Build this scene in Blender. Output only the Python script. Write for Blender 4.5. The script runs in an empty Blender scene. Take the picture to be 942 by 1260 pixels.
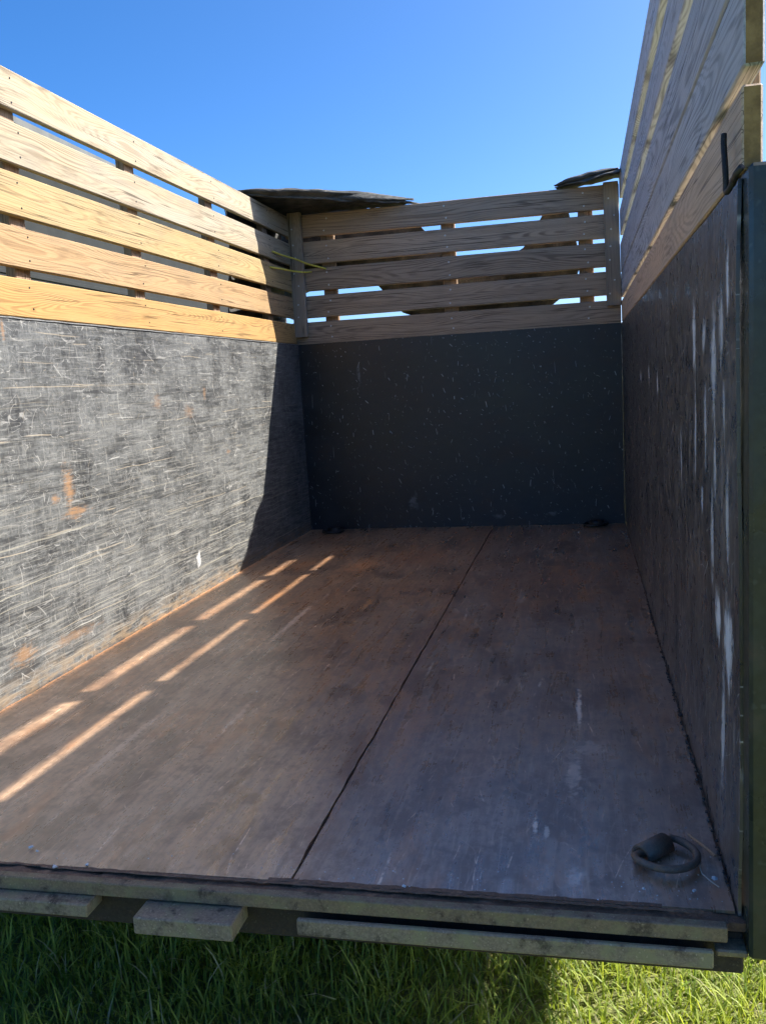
import bpy, bmesh, math, random
import numpy as np
from mathutils import Vector, Matrix, Euler, noise as mnoise

random.seed(7)
rng = np.random.default_rng(11)
SC = bpy.context.scene
COL = SC.collection

# ------------------------------------------------------------------ camera, sky, sun, exposure
W, D, H = 2.08, 4.2545, 1.245          # inside width, inside depth, height of the steel sides
XS = 1.2465                            # seam between the two deck plates
GZ = -0.60                             # ground level (trailer floor is z = 0)
yaw, pitch, roll = 0.2238, 0.1416, -0.0582
cam = bpy.data.cameras.new('camera')
co = bpy.data.objects.new('camera', cam); COL.objects.link(co)
cam.sensor_fit = 'VERTICAL'; cam.sensor_height = 36.0; cam.lens = 36.0 * 1105.74 / 1260
cam.clip_start = 0.02; cam.clip_end = 2000
cy_, sy_, cp_, sp_ = math.cos(yaw), math.sin(yaw), math.cos(pitch), math.sin(pitch)
f_ = Vector((-sy_ * cp_, cy_ * cp_, -sp_)); r_ = Vector((cy_, sy_, 0)); u_ = r_.cross(f_)
r2 = math.cos(roll) * r_ + math.sin(roll) * u_; u2 = -math.sin(roll) * r_ + math.cos(roll) * u_
M = Matrix((r2, u2, -f_)).transposed().to_4x4(); M.translation = (1.8339, -1.5662, 0.9573)
co.matrix_world = M
SC.camera = co

SUN = Vector((0.967, 0.520, 1.0)).normalized()
world = bpy.data.worlds.new('World'); SC.world = world; world.use_nodes = True
wt = world.node_tree
sky = wt.nodes.new('ShaderNodeTexSky'); sky.sky_type = 'NISHITA'; sky.sun_disc = False
sky.sun_elevation = math.asin(SUN.z); sky.sun_rotation = math.atan2(SUN.x, SUN.y)
sky.altitude = 400; sky.air_density = 0.55; sky.dust_density = 2.2; sky.ozone_density = 4.0
hs = wt.nodes.new('ShaderNodeHueSaturation'); hs.inputs['Saturation'].default_value = 1.3
wt.links.new(sky.outputs[0], hs.inputs['Color']); wt.links.new(hs.outputs[0], wt.nodes['Background'].inputs[0])
wt.nodes['Background'].inputs[1].default_value = 0.058
sl = bpy.data.lights.new('sun', 'SUN'); sl.energy = 2.25; sl.angle = math.radians(0.55); sl.color = (1.0, 0.955, 0.88)
so = bpy.data.objects.new('sun', sl); COL.objects.link(so)
so.rotation_euler = SUN.to_track_quat('Z', 'Y').to_euler(); so.location = (6, 6, 8)
vs = SC.view_settings; vs.view_transform = 'Standard'; vs.look = 'None'; vs.gamma = 1.0; vs.exposure = 2.45
vs.use_curve_mapping = False
SC.cycles.max_bounces = 6; SC.cycles.diffuse_bounces = 3; SC.cycles.glossy_bounces = 2; SC.cycles.transmission_bounces = 2; SC.cycles.caustics_reflective = False; SC.cycles.caustics_refractive = False
SC.cycles.use_adaptive_sampling = True; SC.cycles.adaptive_threshold = 0.02; SC.cycles.adaptive_min_samples = 16

# ------------------------------------------------------------------ node helpers
class T:
    """thin wrapper around a node tree"""
    def __init__(s, tree): s.t = tree
    def n(s, kind, ins=None, **props):
        nd = s.t.nodes.new(kind)
        for k, v in props.items(): setattr(nd, k, v)
        for k, v in (ins or {}).items(): s.set(nd.inputs[k], v)
        return nd
    def set(s, sock, v):
        if isinstance(v, bpy.types.NodeSocket): s.t.links.new(v, sock)
        elif isinstance(v, bpy.types.Node): s.t.links.new(v.outputs[0], sock)
        else:
            if sock.type == 'RGBA' and len(v) == 3: v = (*v, 1)
            sock.default_value = v
    def m(s, op, a, b=0.0, c=0.0, clamp=False):
        return s.n('ShaderNodeMath', {0: a, 1: b, 2: c}, operation=op, use_clamp=clamp).outputs[0]
    def v(s, op, a, b=(0, 0, 0)):
        return s.n('ShaderNodeVectorMath', {0: a, 1: b}, operation=op).outputs[0]
    def mr(s, x, a, b, c=0.0, d=1.0, smooth=True):
        return s.n('ShaderNodeMapRange', {0: x, 1: a, 2: b, 3: c, 4: d}, interpolation_type='SMOOTHSTEP' if smooth else 'LINEAR').outputs[0]
    def mix(s, f, a, b, mode='MIX'):
        nd = s.n('ShaderNodeMix', data_type='RGBA', blend_type=mode)
        s.set(nd.inputs[0], f); s.set(nd.inputs[6], a); s.set(nd.inputs[7], b)
        return nd.outputs[2]
    def noise(s, vec, scale, detail=4.0, rough=0.55, dist=0.0, dim='3D'):
        return s.n('ShaderNodeTexNoise', {'Vector': vec, 'Scale': scale, 'Detail': detail, 'Roughness': rough, 'Distortion': dist}, noise_dimensions=dim).outputs[0]
    def scale(s, vec, xyz): return s.v('MULTIPLY', vec, xyz)
    def add(s, vec, xyz): return s.v('ADD', vec, xyz)

def new_mat(name):
    m = bpy.data.materials.new(name); m.use_nodes = True
    t = T(m.node_tree); b = m.node_tree.nodes['Principled BSDF']
    return m, t, b

def bump(t, b, height, strength=0.4, dist=0.002):
    nd = t.n('ShaderNodeBump', {'Strength': strength, 'Distance': dist, 'Height': height})
    t.set(b.inputs['Normal'], nd.outputs[0])

# scratch strokes: one short, slightly curved stroke per Voronoi cell
def stroke_group():
    g = bpy.data.node_groups.new('scratch_strokes', 'ShaderNodeTree')
    itf = g.interface
    itf.new_socket('Vector', in_out='INPUT', socket_type='NodeSocketVector')
    for nm, dv in (('Scale', 10), ('Angle', 0), ('Spread', 1), ('Width', .002), ('Length', .05), ('Density', .6), ('Curve', 4)):
        k = itf.new_socket(nm, in_out='INPUT', socket_type='NodeSocketFloat'); k.default_value = dv
    itf.new_socket('Mask', in_out='OUTPUT', socket_type='NodeSocketFloat')
    t = T(g); gi = t.n('NodeGroupInput'); go = t.n('NodeGroupOutput')
    I = gi.outputs
    vo = t.n('ShaderNodeTexVoronoi', {'Vector': I['Vector'], 'Scale': I['Scale']}, voronoi_dimensions='2D', feature='F1')
    loc = t.scale(t.v('SUBTRACT', I['Vector'], vo.outputs['Position']), (1, 1, 0))
    rc = t.n('ShaderNodeSeparateColor', {0: vo.outputs['Color']})
    wn = t.n('ShaderNodeTexWhiteNoise', {'Vector': t.v('MULTIPLY', vo.outputs['Position'], (13.7, 17.1, 1))}, noise_dimensions='3D')
    wc = t.n('ShaderNodeSeparateColor', {0: wn.outputs['Color']})
    ang = t.m('MULTIPLY_ADD', t.m('SUBTRACT', rc.outputs[0], .5), I['Spread'], I['Angle'])
    ro = t.n('ShaderNodeVectorRotate', {'Vector': loc, 'Angle': ang}, rotation_type='Z_AXIS')
    xyz = t.n('ShaderNodeSeparateXYZ', {0: ro.outputs[0]})
    u, v = xyz.outputs[0], xyz.outputs[1]
    cv = t.m('MULTIPLY', t.m('SUBTRACT', rc.outputs[1], .5), I['Curve'])
    v2 = t.m('ABSOLUTE', t.m('MULTIPLY_ADD', t.m('MULTIPLY', u, u), cv, v))
    w = t.m('MULTIPLY', I['Width'], t.m('MULTIPLY_ADD', t.m('POWER', rc.outputs[2], 2.0), 1.3, .35))
    mv = t.mr(v2, t.m('MULTIPLY', w, .2), w, 1, 0)
    L = t.m('MULTIPLY', I['Length'], t.m('MULTIPLY_ADD', wc.outputs[0], .8, .2))
    mu = t.mr(t.m('ABSOLUTE', u), t.m('MULTIPLY', L, .55), L, 1, 0)
    pres = t.m('LESS_THAN', wc.outputs[1], I['Density'])
    amp = t.m('MULTIPLY_ADD', wc.outputs[2], .75, .25)
    out = t.m('MULTIPLY', t.m('MULTIPLY', mv, mu), t.m('MULTIPLY', pres, amp))
    t.set(go.inputs[0], out)
    return g
STROKES = stroke_group()

def strokes(t, vec, scale, angle, spread, width, length, density, curve=4.0, off=(0, 0, 0), warp=0.0):
    vec = t.add(vec, off)
    g = t.n('ShaderNodeGroup'); g.node_tree = STROKES
    for k, v in zip(('Vector', 'Scale', 'Angle', 'Spread', 'Width', 'Length', 'Density', 'Curve'), (vec, scale, angle, spread, width, length, density, curve)):
        t.set(g.inputs[k], v)
    return g.outputs[0]

def blob(t, vec, c, r, nz, amt=.5, e0=.55, e1=1.0):
    """soft irregular patch round point c with radii r"""
    d = t.v('DIVIDE', t.v('SUBTRACT', vec, (*c, 0)), (*r, 1))
    ln = t.n('ShaderNodeVectorMath', {0: d}, operation='LENGTH').outputs['Value']
    return t.mr(t.m('ADD', ln, t.m('MULTIPLY', t.m('SUBTRACT', nz, .5), amt)), e0, e1, 1, 0)

def plane_coords(t, axes):
    tc = t.n('ShaderNodeTexCoord')
    s = t.n('ShaderNodeSeparateXYZ', {0: tc.outputs['Object']})
    return t.n('ShaderNodeCombineXYZ', {0: s.outputs[axes[0]], 1: s.outputs[axes[1]], 2: 0.0}).outputs[0]

# ------------------------------------------------------------------ materials
def scratched_steel(name, axes, seed, kind):
    """old black enamel on steel plate, scraped by years of loads; u = along the wall, v = height"""
    m, t, b = new_mat(name)
    P = plane_coords(t, axes); Q = t.add(P, (seed, seed * .37, 0))
    N = lambda vec, sc, de=3, ro=.6: t.noise(vec, sc, de, ro, 0, '2D')
    warp = t.n('ShaderNodeTexNoise', {'Vector': Q, 'Scale': 6.0, 'Detail': 1.0}, noise_dimensions='2D')
    Qw = t.v('ADD', Q, t.scale(t.v('SUBTRACT', warp.outputs['Color'], (.5, .5, .5)), (.010, .010, 0)))
    n1 = N(t.scale(Q, (1.0, 1.6, 1)), 2.6, 4, .62)
    n2 = N(t.scale(Q, (2, 9, 1) if kind == 'left' else (4, 3.5, 1)), 5.0, 3)
    n3 = N(Q, 38.0, 2)
    col = t.mix(t.mr(n1, .3, .72), (.010, .011, .013), (.024, .025, .027))
    rough = t.mr(n2, .3, .7, .30, .52)
    vv = t.n('ShaderNodeSeparateXYZ', {0: P}).outputs[1]
    if kind == 'left':
        low = t.mr(vv, .0, 1.1, 1, .0)
        st = N(t.scale(Qw, (2.2, 75.0, 1)), 1.0, 4, .7)
        st2 = N(t.add(t.scale(Qw, (5.0, 150.0, 1)), (5, 3, 0)), 1.0, 2)
        patch = N(t.scale(Q, (1.2, 1.0, 1)), 3.2, 4, .65)
        col = t.mix(t.m('MULTIPLY', t.mr(patch, .24, .70), .80), col, (.118, .122, .121))
        mott = N(Q, 26, 5, .75)
        col = t.mix(t.m('MULTIPLY', t.mr(mott, .42, .68), .42), col, (.150, .155, .154))
        vf = N(t.scale(Qw, (110, 9, 1)), 1.0, 3, .7); hf = N(t.scale(Qw, (9, 150, 1)), 1.0, 3, .7); pf = N(Qw, 75, 3, .75)
        col = t.mix(t.m('MULTIPLY', t.mr(vf, .54, .70), .30), col, (.235, .235, .225))
        col = t.mix(t.m('MULTIPLY', t.mr(hf, .54, .70), .35), col, (.235, .235, .225))
        col = t.mix(t.m('MULTIPLY', t.mr(pf, .48, .34), .55), col, (.026, .027, .029))
        dk = t.m('MULTIPLY', t.mr(N(t.add(t.scale(Qw, (2.0, 20, 1)), (9, 9, 0)), 1.0, 4, .7), .50, .68), .68)
        col = t.mix(dk, col, (.021, .022, .024))
        s1 = t.m('MULTIPLY', t.mr(st, .50, .66), t.m('MULTIPLY_ADD', low, .75, .16))
        col = t.mix(t.m('MULTIPLY', s1, .6), col, (.19, .19, .18))
        s2 = t.m('MULTIPLY', t.mr(st2, .56, .70), t.m('MULTIPLY_ADD', low, .65, .14))
        col = t.mix(t.m('MULTIPLY', s2, .55), col, (.30, .285, .245))
        def hair(vec, sc, w, off, m0):      # long wandering hairline scratches, broken up
            n = N(t.add(vec, off), sc, 1, .4)
            k = N(t.add(vec, (off[1], off[0], 0)), sc * 2.3, 2)
            return t.m('MULTIPLY', t.mr(t.m('ABSOLUTE', t.m('SUBTRACT', n, .5)), w * .3, w, 1, 0), t.mr(k, m0, m0 + .10))
        for i, (vec, sc, w, m0, kk) in enumerate((
                (t.scale(Qw, (1, 1, 1)), 6.5, .0036, .50, .60), (t.scale(Qw, (1.2, .8, 1)), 11., .0060, .50, .55),
                (t.scale(Qw, (.35, 1.5, 1)), 13., .0060, .46, .55), (t.scale(Qw, (.16, 2.2, 1)), 16., .009, .45, .50))):
            h = t.m('MULTIPLY', hair(vec, sc, w, (i * 7.3 + 2, i * 3.1 + 5, 0), m0), kk)
            col = t.mix(h, col, (.30, .295, .28))
        for i, (vec, sc, an, sp, wd, ln, de, cu, kk) in enumerate((
                (t.scale(Qw, (.45, 1, 1)), 7.0, .0, .22, .0022, .080, .85, .8, .8), (Qw, 8.0, 1.5, 2.4, .0020, .060, .5, 9.0, .75), (Qw, 13., .6, 3.1, .0017, .038, .6, 14., .7),
                (t.scale(Qw, (.3, 1, 1)), 4.5, .02, .14, .0030, .13, .6, .4, .85), (Qw, 4.6, 1.45, .9, .0026, .08, .40, 4., .8),
                (t.scale(Qw, (.4, 1, 1)), 12., .0, .25, .0017, .05, .9, 1., .75), (Qw, 21., 1.0, 3.1, .0015, .024, .6, 18., .6))):
            s = strokes(t, vec, sc, an, sp, wd, ln, de, cu, (i * 3.3, i * 1.7, 0))
            col = t.mix(t.m('MULTIPLY', s, kk), col, (.36, .355, .335) if i % 3 else (.31, .265, .20))
        Ls = t.scale(Qw, (.14, 1, 1))
        for i, (sc, wd, de) in enumerate(((7., .0030, .8), (12., .0020, .85))):
            s = strokes(t, Ls, sc, 0.0, .05, wd, .10, de, .3, (i * 2.1, i * 5.3, 0))
            col = t.mix(t.m('MULTIPLY', s, t.m('MULTIPLY_ADD', low, .75, .2)), col, (.33, .31, .25))
        pn = t.m('ADD', t.m('MULTIPLY', N(t.scale(Qw, (9, 70, 1)), 1.5, 4, .75), .75), t.m('MULTIPLY', mott, .35))
        for (c, r, k) in (((1.365, .65), (.05, .12), .85), ((1.40, .555), (.13, .030), .8), ((1.27, .62), (.035, .025), .8), ((1.08, 1.20), (.012, .06), .6),
                          ((2.65, .96), (.03, .04), .55), ((2.13, .93), (.06, .05), .4), ((2.9, .65), (.05, .02), .45), ((1.0, .13), (.12, .05), .7),
                          ((2.45, .88), (.08, .05), .35), ((1.3, .11), (.25, .03), .5)):
            col = t.mix(t.m('MULTIPLY', blob(t, P, c, r, pn, 2.6, .1, 1.0), k), col, (.25, .145, .075))
        col = t.mix(blob(t, P, (2.42, .165), (.028, .05), n3, 1.2), col, (.36, .36, .36))
        dust = t.m('MULTIPLY', t.mr(vv, 0.0, .10, 1, 0), t.mr(n2, .36, .62))
        col = t.mix(t.m('MULTIPLY', dust, .7), col, (.22, .16, .10))
        rough = t.m('ADD', rough, .1)
    elif kind == 'back':
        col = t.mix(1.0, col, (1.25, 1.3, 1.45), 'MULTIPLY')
        for i, (sc, an, sp, wd, ln, de, cu) in enumerate((
                (9.0, 1.5, .9, .0026, .030, .34, 9.), (14., 1.2, 1.6, .0024, .020, .38, 14.), (17., .4, 3.1, .0042, .006, .35, 0.),
                (23., 1.0, 2.4, .0018, .010, .36, 18.), (6., 1.55, .25, .0020, .06, .25, 1.))):
            s = strokes(t, Qw, sc, an, sp, wd, ln, de, cu, (i * 3.3, i * 1.7, 0))
            col = t.mix(s, col, (.50, .54, .58))
        sc = t.mr(N(t.scale(Q, (8, 3, 1)), 3., 4, .7), .54, .75)
        col = t.mix(t.m('MULTIPLY', sc, .10), col, (.055, .060, .068))
        for (c, r) in (((1.62, .07), (.05, .018)), ((.72, .17), (.045, .055)), ((1.28, .06), (.04, .02)), ((.40, 1.02), (.012, .08))):
            col = t.mix(t.m('MULTIPLY', blob(t, P, c, r, t.noise(Q, 22, 4, .7, 0, '2D'), 2.4, .1, 1.), .6), col, (.22, .25, .28))
        rough = t.mr(n1, .3, .7, .34, .44)
        rust = t.mr(n1, .52, .72)
        col = t.mix(t.m('MULTIPLY', rust, .5), col, (.045, .028, .020))
    else:
        st = N(t.scale(Qw, (46., 2.2, 1)), 1.0, 3)
        col = t.mix(t.m('MULTIPLY', t.mr(st, .46, .70), .55), col, (.085, .078, .080))
        hz = N(t.scale(Q, (2.2, 1.4, 1)), 2.2, 4)
        low = t.mr(vv, .1, 1.2, 1, .35)
        col = t.mix(t.m('MULTIPLY', t.mr(hz, .36, .62), t.m('MULTIPLY', low, .6)), col, (.100, .086, .080))
        for i, (sc, an, sp, wd, ln, de, cu) in enumerate((
                (9., 1.5, .5, .0019, .06, .6, 2.), (13., 1.3, 1.3, .0016, .045, .6, 10.), (20., .9, 3., .0014, .02, .6, 14.), (11., .7, 2.6, .0018, .05, .45, 9.),
                (6., 1.57, .2, .0022, .11, .45, .5), (8., .5, .8, .0016, .06, .35, 3.))):
            s = strokes(t, Qw, sc, an, sp, wd, ln, de, cu, (i * 3.3, i * 1.7, 0))
            col = t.mix(t.m('MULTIPLY', s, .9), col, (.48, .47, .47))
        nz = t.m('ADD', t.m('MULTIPLY', N(t.scale(Q, (26, 6, 1)), 1.4, 5, .75), .8), t.m('MULTIPLY', n3, .25))
        for (y, z0, z1, w_, k) in ((.58, .93, 1.10, .030, .8), (.57, .70, .90, .016, .6), (.42, .98, 1.05, .022, .6), (.40, .75, .92, .018, .6), (.28, .83, 1.07, .032, .8), (.27, .70, .82, .018, .7),
                                   (.18, .96, 1.10, .026, .7), (.10, 1.03, 1.16, .018, .8), (.15, .80, .94, .016, .7), (.12, .60, .78, .018, .75), (.45, .64, .70, .016, .7), (.31, .52, .72, .018, .6),
                                   (.13, .36, .53, .050, .85), (.25, .42, .53, .030, .8), (.20, .10, .40, .018, .5), (2.0, .90, .97, .03, .6), (2.5, .90, .95, .03, .6), (1.6, .86, .95, .02, .6), (.9, .62, .80, .014, .5)):
            col = t.mix(t.m('MULTIPLY', blob(t, P, (y, (z0 + z1) / 2), (w_ * 1.4, (z1 - z0) * .62), nz, 2.4, .30, 1.0), min(1, k * 1.25)), col, (.62, .66, .70))
        col = t.mix(t.m('MULTIPLY', blob(t, P, (.18, .85), (.30, .34), n1, 1.0, .2, 1.1), .4), col, (.14, .145, .15))
        du = t.m('MULTIPLY', t.mr(vv, 0, .16, 1, 0), t.mr(n2, .35, .6))
        col = t.mix(t.m('MULTIPLY', du, .6), col, (.15, .115, .09))
        rough = t.m('SUBTRACT', rough, .05)
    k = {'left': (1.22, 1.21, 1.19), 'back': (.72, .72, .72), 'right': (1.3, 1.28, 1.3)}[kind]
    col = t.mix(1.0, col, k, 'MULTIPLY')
    t.set(b.inputs['Base Color'], col); t.set(b.inputs['Roughness'], rough)
    b.inputs['Specular IOR Level'].default_value = {'left': .45, 'back': .45, 'right': 1.0}[kind]
    bump(t, b, N(t.scale(Q, (9, 14, 1)), 1.0, 2), {'left': .2, 'back': .04, 'right': .015}[kind], .004)
    return m

def floor_steel(name, seed, kind):
    """brown, polished-by-use steel deck; streaks run towards the tailgate (v)"""
    m, t, b = new_mat(name)
    P = plane_coords(t, (0, 1)); Q = t.add(P, (seed, seed * .7, 0))
    N = lambda vec, sc, de=3, ro=.6: t.noise(vec, sc, de, ro, 0, '2D')
    wp = t.n('ShaderNodeTexNoise', {'Vector': Q, 'Scale': 2.2, 'Detail': 2.0}, noise_dimensions='2D')
    Qw = t.v('ADD', Q, t.scale(t.v('SUBTRACT', wp.outputs['Color'], (.5, .5, .5)), (.035, .035, 0)))
    big = N(t.scale(Qw, (1.3, .55, 1)), 2.0, 5)
    st = N(t.scale(Qw, (34, 2.2, 1)), 1.0, 4, .66)
    st2 = N(t.add(t.scale(Qw, (110, 5, 1)), (4, 1, 0)), 1.0, 3)
    mot = N(Q, 12, 6, .72)
    vv = t.n('ShaderNodeSeparateXYZ', {0: P}); vy = vv.outputs[1]
    brown, grey, dark, rust = (.175, .110, .066), (.175, .140, .108), (.062, .042, .032), (.26, .145, .070)
    if kind == 'right': grey = (.158, .134, .118); brown = (.155, .100, .068)
    col = t.mix(t.mr(big, .34, .66), brown, grey)
    near = t.mr(vy, .0, 2.2, 1, 0)  # deck painted paler towards the rear opening, for fill light and dust
    col = t.mix(t.m('MULTIPLY', near, .6 if kind == 'left' else .4), col, (.245, .208, .175) if kind == 'left' else (.185, .165, .160))
    col = t.mix(t.m('MULTIPLY', t.mr(st, .46, .70), .46), col, dark)
    col = t.mix(t.m('MULTIPLY', t.mr(mot, .49, .66), .60), col, dark)
    blt = N(t.add(t.scale(Qw, (1.6, .9, 1)), (3, 8, 0)), 3.2, 5, .68)
    col = t.mix(t.m('MULTIPLY', t.mr(blt, .48, .62), .78), col, tuple(c * 1.15 for c in dark))
    col = t.mix(t.m('MULTIPLY', t.mr(st2, .58, .74), .35), col, (.28, .24, .21))
    fine = N(t.scale(Q, (52, 30, 1)), 1.0, 3, .75)
    col = t.mix(t.m('MULTIPLY', t.mr(fine, .50, .70), .45), col, dark)
    col = t.mix(t.m('MULTIPLY', t.mr(fine, .46, .30), .28), col, (.26, .22, .18))
    rs = t.m('MULTIPLY', t.mr(N(t.scale(Qw, (6, 1.6, 1)), 1.3, 5, .65), .54, .74), .45)
    col = t.mix(rs, col, rust)
    brk = t.mr(N(Q, 50, 2), .35, .6)
    for i, (sc, an, sp, wd, ln, de, cu) in enumerate((
            (5.0, 1.55, .35, .0026, .10, .35, 2.), (9., 1.5, .5, .0022, .06, .40, 2.), (14., 1.4, 1.2, .0017, .025, .30, 5.),
            (4., 1.57, .15, .005, .15, .35, .4), (7., 1.75, .3, .002, .08, .4, 1.))):
        s = strokes(t, Qw, sc, an, sp, wd, ln, de, cu, (i * 3.3, i * 1.7, 0))
        col = t.mix(t.m('MULTIPLY', t.m('MULTIPLY', s, brk), .85), col, (.46, .42, .38))
    for i, (vec, sc, w, m0) in enumerate(((t.scale(Qw, (1, .5, 1)), 5., .008, .52), (t.scale(Qw, (2.2, .5, 1)), 6., .010, .50))):
        hn = t.m('MULTIPLY', t.mr(t.m('ABSOLUTE', t.m('SUBTRACT', N(t.add(vec, (i * 5.1, 3, 0)), sc, 1, .4), .5)), w * .3, w, 1, 0), t.mr(N(t.add(vec, (3, i * 4.4, 0)), sc * 2.2, 2), m0, m0 + .1))
        col = t.mix(t.m('MULTIPLY', hn, .16), col, (.40, .36, .33))
    sx = t.m('ABSOLUTE', t.m('SUBTRACT', vv.outputs[0], XS))
    col = t.mix(t.m('MULTIPLY', t.mr(sx, .0, .06, 1, 0), t.mr(mot, .38, .55, 0, .65)), col, (.13, .075, .048))
    n3 = t.m('ADD', t.m('MULTIPLY', N(t.scale(Q, (40, 9, 1)), 1.2, 4, .7), .7), t.m('MULTIPLY', brk, .3))
    if kind == 'left':
        marks = [((.63, 1.9), (.022, .44), (.42, .36, .31), .6), ((.66, 3.05), (.13, .26), (.36, .19, .09), .6), ((.88, 2.2), (.025, .12), (.42, .24, .10), .55),  # pale strip and first orange patch: sunlight through board gaps, painted in
                 ((.55, .62), (.016, .32), (.36, .33, .30), .5), ((.80, .85), (.012, .22), (.38, .35, .32), .5), ((.95, .25), (.03, .10), (.06, .048, .044), .7), ((.95, 3.2), (.3, .35), (.22, .125, .075), .5)]
    else:
        marks = [((1.80, .98), (.010, .20), (.55, .53, .51), .75), ((1.79, .55), (.022, .16), (.36, .35, .35), .6), ((1.71, .27), (.008, .05), (.55, .54, .53), .7), ((1.735, .25), (.010, .035), (.50, .49, .48), .6),
                 ((1.83, .70), (.06, .05), (.38, .37, .37), .4), ((1.55, 2.3), (.03, .12), (.36, .34, .32), .35), ((1.34, .75), (.05, .35), (.24, .15, .10), .5), ((1.75, 2.7), (.10, .4), (.20, .12, .08), .5),
                 ((1.80, .08), (.03, .035), (.40, .40, .41), .5)]
    for c, r, cc, k in marks:
        col = t.mix(t.m('MULTIPLY', blob(t, P, c, r, n3, 1.6, .2, 1.0), k), col, cc)
    if kind == 'left':
        ed = t.m('MULTIPLY', t.mr(vv.outputs[0], .0, .05, 1, 0), t.mr(n3, .3, .5))
        col = t.mix(t.m('MULTIPLY', ed, .8), col, (.36, .22, .12))
    col = t.mix(1.0, col, (2.22, 1.74, 1.34), 'MULTIPLY')
    t.set(b.inputs['Base Color'], col)
    t.set(b.inputs['Roughness'], t.mr(t.m('ADD', t.m('MULTIPLY', st, .6), t.m('MULTIPLY', mot, .4)), .35, .65, .24, .42))
    b.inputs['Specular IOR Level'].default_value = .5; b.inputs['IOR'].default_value = 2.1
    bump(t, b, N(t.scale(Q, (22, 6, 1)), 1.0, 2), .10, .003)
    return m

def wood(name, light, dark, grey, gamt, seed=0.0, ringc=.55, gloss=.75):
    """pine board: growth rings cut lengthwise, knots, weathering; x = along the board, y = across it"""
    m, t, b = new_mat(name)
    tc = t.n('ShaderNodeTexCoord'); oi = t.n('ShaderNodeObjectInfo')
    rnd = oi.outputs['Random']
    sh = t.n('ShaderNodeCombineXYZ', {0: t.m('MULTIPLY', rnd, 37.0), 1: 0.0, 2: t.m('MULTIPLY', rnd, 9.0)}).outputs[0]
    P = t.v('ADD', tc.outputs['Object'], sh)
    s = t.n('ShaderNodeSeparateXYZ', {0: tc.outputs['Object']})
    x = t.m('MULTIPLY_ADD', rnd, 37.0, s.outputs[0])
    n1d = lambda w, sc: t.n('ShaderNodeTexNoise', {'W': w, 'Scale': sc, 'Detail': 1.0}, noise_dimensions='1D').outputs[0]
    w1 = n1d(t.m('ADD', x, seed + 3.0), .8); w2 = n1d(t.m('ADD', x, seed * 3 + 91.0), .55)
    yy = t.m('SUBTRACT', s.outputs[1], t.m('MULTIPLY', t.m('SUBTRACT', w1, .5), .20))
    zz = t.m('SUBTRACT', s.outputs[2], t.m('MULTIPLY_ADD', t.m('SUBTRACT', w2, .5), .16, .055))
    rr = t.m('SQRT', t.m('ADD', t.m('MULTIPLY', yy, yy), t.m('MULTIPLY', zz, zz)))
    wob = t.noise(t.scale(P, (1.1, 11, 11)), 1.0, 3, .55)
    vo = t.n('ShaderNodeTexVoronoi', {'Vector': t.scale(P, (1.25, 5.0, .6)), 'Scale': 1.0, 'Randomness': 1.0}, feature='F1')
    kd = vo.outputs['Distance']; kr = t.n('ShaderNodeSeparateColor', {0: vo.outputs['Color']}).outputs[0]
    kon = t.m('LESS_THAN', kr, .55)
    kn = t.m('MULTIPLY', t.mr(kd, .0, .28, 1, 0), kon)
    r3 = t.m('ADD', rr, t.m('ADD', t.m('MULTIPLY', wob, .040), t.m('MULTIPLY', kn, .02)))
    ring = t.m('SINE', t.m('MULTIPLY', r3, t.m('MULTIPLY_ADD', rnd, 620.0, 560.0)))
    fade = t.mr(t.noise(t.scale(P, (1.2, 30, 30)), 1.0, 3), .32, .68, .2, 1.0)
    r01 = t.m('MULTIPLY', t.mr(ring, -.5, 1.0), fade)
    fib = t.noise(t.scale(P, (5, 240, 240)), 1.0, 2, .65)
    ble = t.noise(t.scale(P, (1.3, 9, 9)), 1.0, 3, .6)
    col = t.mix(t.m('MULTIPLY', r01, ringc), light, dark)
    col = t.mix(t.m('MULTIPLY', t.mr(fib, .42, .75), .35), col, tuple(c * .55 for c in dark))
    we = t.m('MULTIPLY', t.mr(ble, .25, .75), gamt, clamp=True)
    col = t.mix(we, col, t.mix(t.m('MULTIPLY', r01, ringc), grey, tuple(c * .55 for c in grey)))
    stn = t.noise(t.scale(P, (2.6, 24, 24)), 1.0, 4, .7)
    col = t.mix(t.m('MULTIPLY', t.mr(stn, .54, .74), .55), col, tuple(c * .50 for c in dark))
    drt = t.noise(t.add(t.scale(P, (3.2, 7, 7)), (4, 1, 7)), 1.0, 5, .68)
    col = t.mix(t.m('MULTIPLY', t.mr(drt, .50, .72), .45), col, tuple(c * .62 for c in grey))
    ck = t.m('ABSOLUTE', t.m('SUBTRACT', t.noise(t.add(t.scale(P, (.55, 38, 38)), (2, 6, 1)), 1.0, 2, .5), .5))
    col = t.mix(t.m('MULTIPLY', t.mr(ck, .004, .022, 1, 0), t.mr(ble, .42, .58, 0, .75)), col, tuple(c * .30 for c in dark))
    kc = t.m('MULTIPLY', t.mr(kd, .03, .13, 1, 0), kon)
    col = t.mix(t.m('MULTIPLY', kc, .65), col, tuple(c * .42 for c in dark))
    hv = t.m('MULTIPLY_ADD', rnd, .30, .95)
    col = t.mix(1.0, col, t.n('ShaderNodeCombineXYZ', {0: hv, 1: hv, 2: hv}).outputs[0], 'MULTIPLY')
    nx = t.m('ABSOLUTE', t.n('ShaderNodeSeparateXYZ', {0: t.n('ShaderNodeVectorTransform', {0: t.n('ShaderNodeNewGeometry').outputs['True Normal']}, vector_type='NORMAL', convert_from='WORLD', convert_to='OBJECT').outputs[0]}).outputs[0])
    col = t.mix(t.m('GREATER_THAN', nx, .8), col, t.mix(t.mr(stn, .3, .7), (.36, .225, .085), (.20, .12, .045)))
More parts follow.
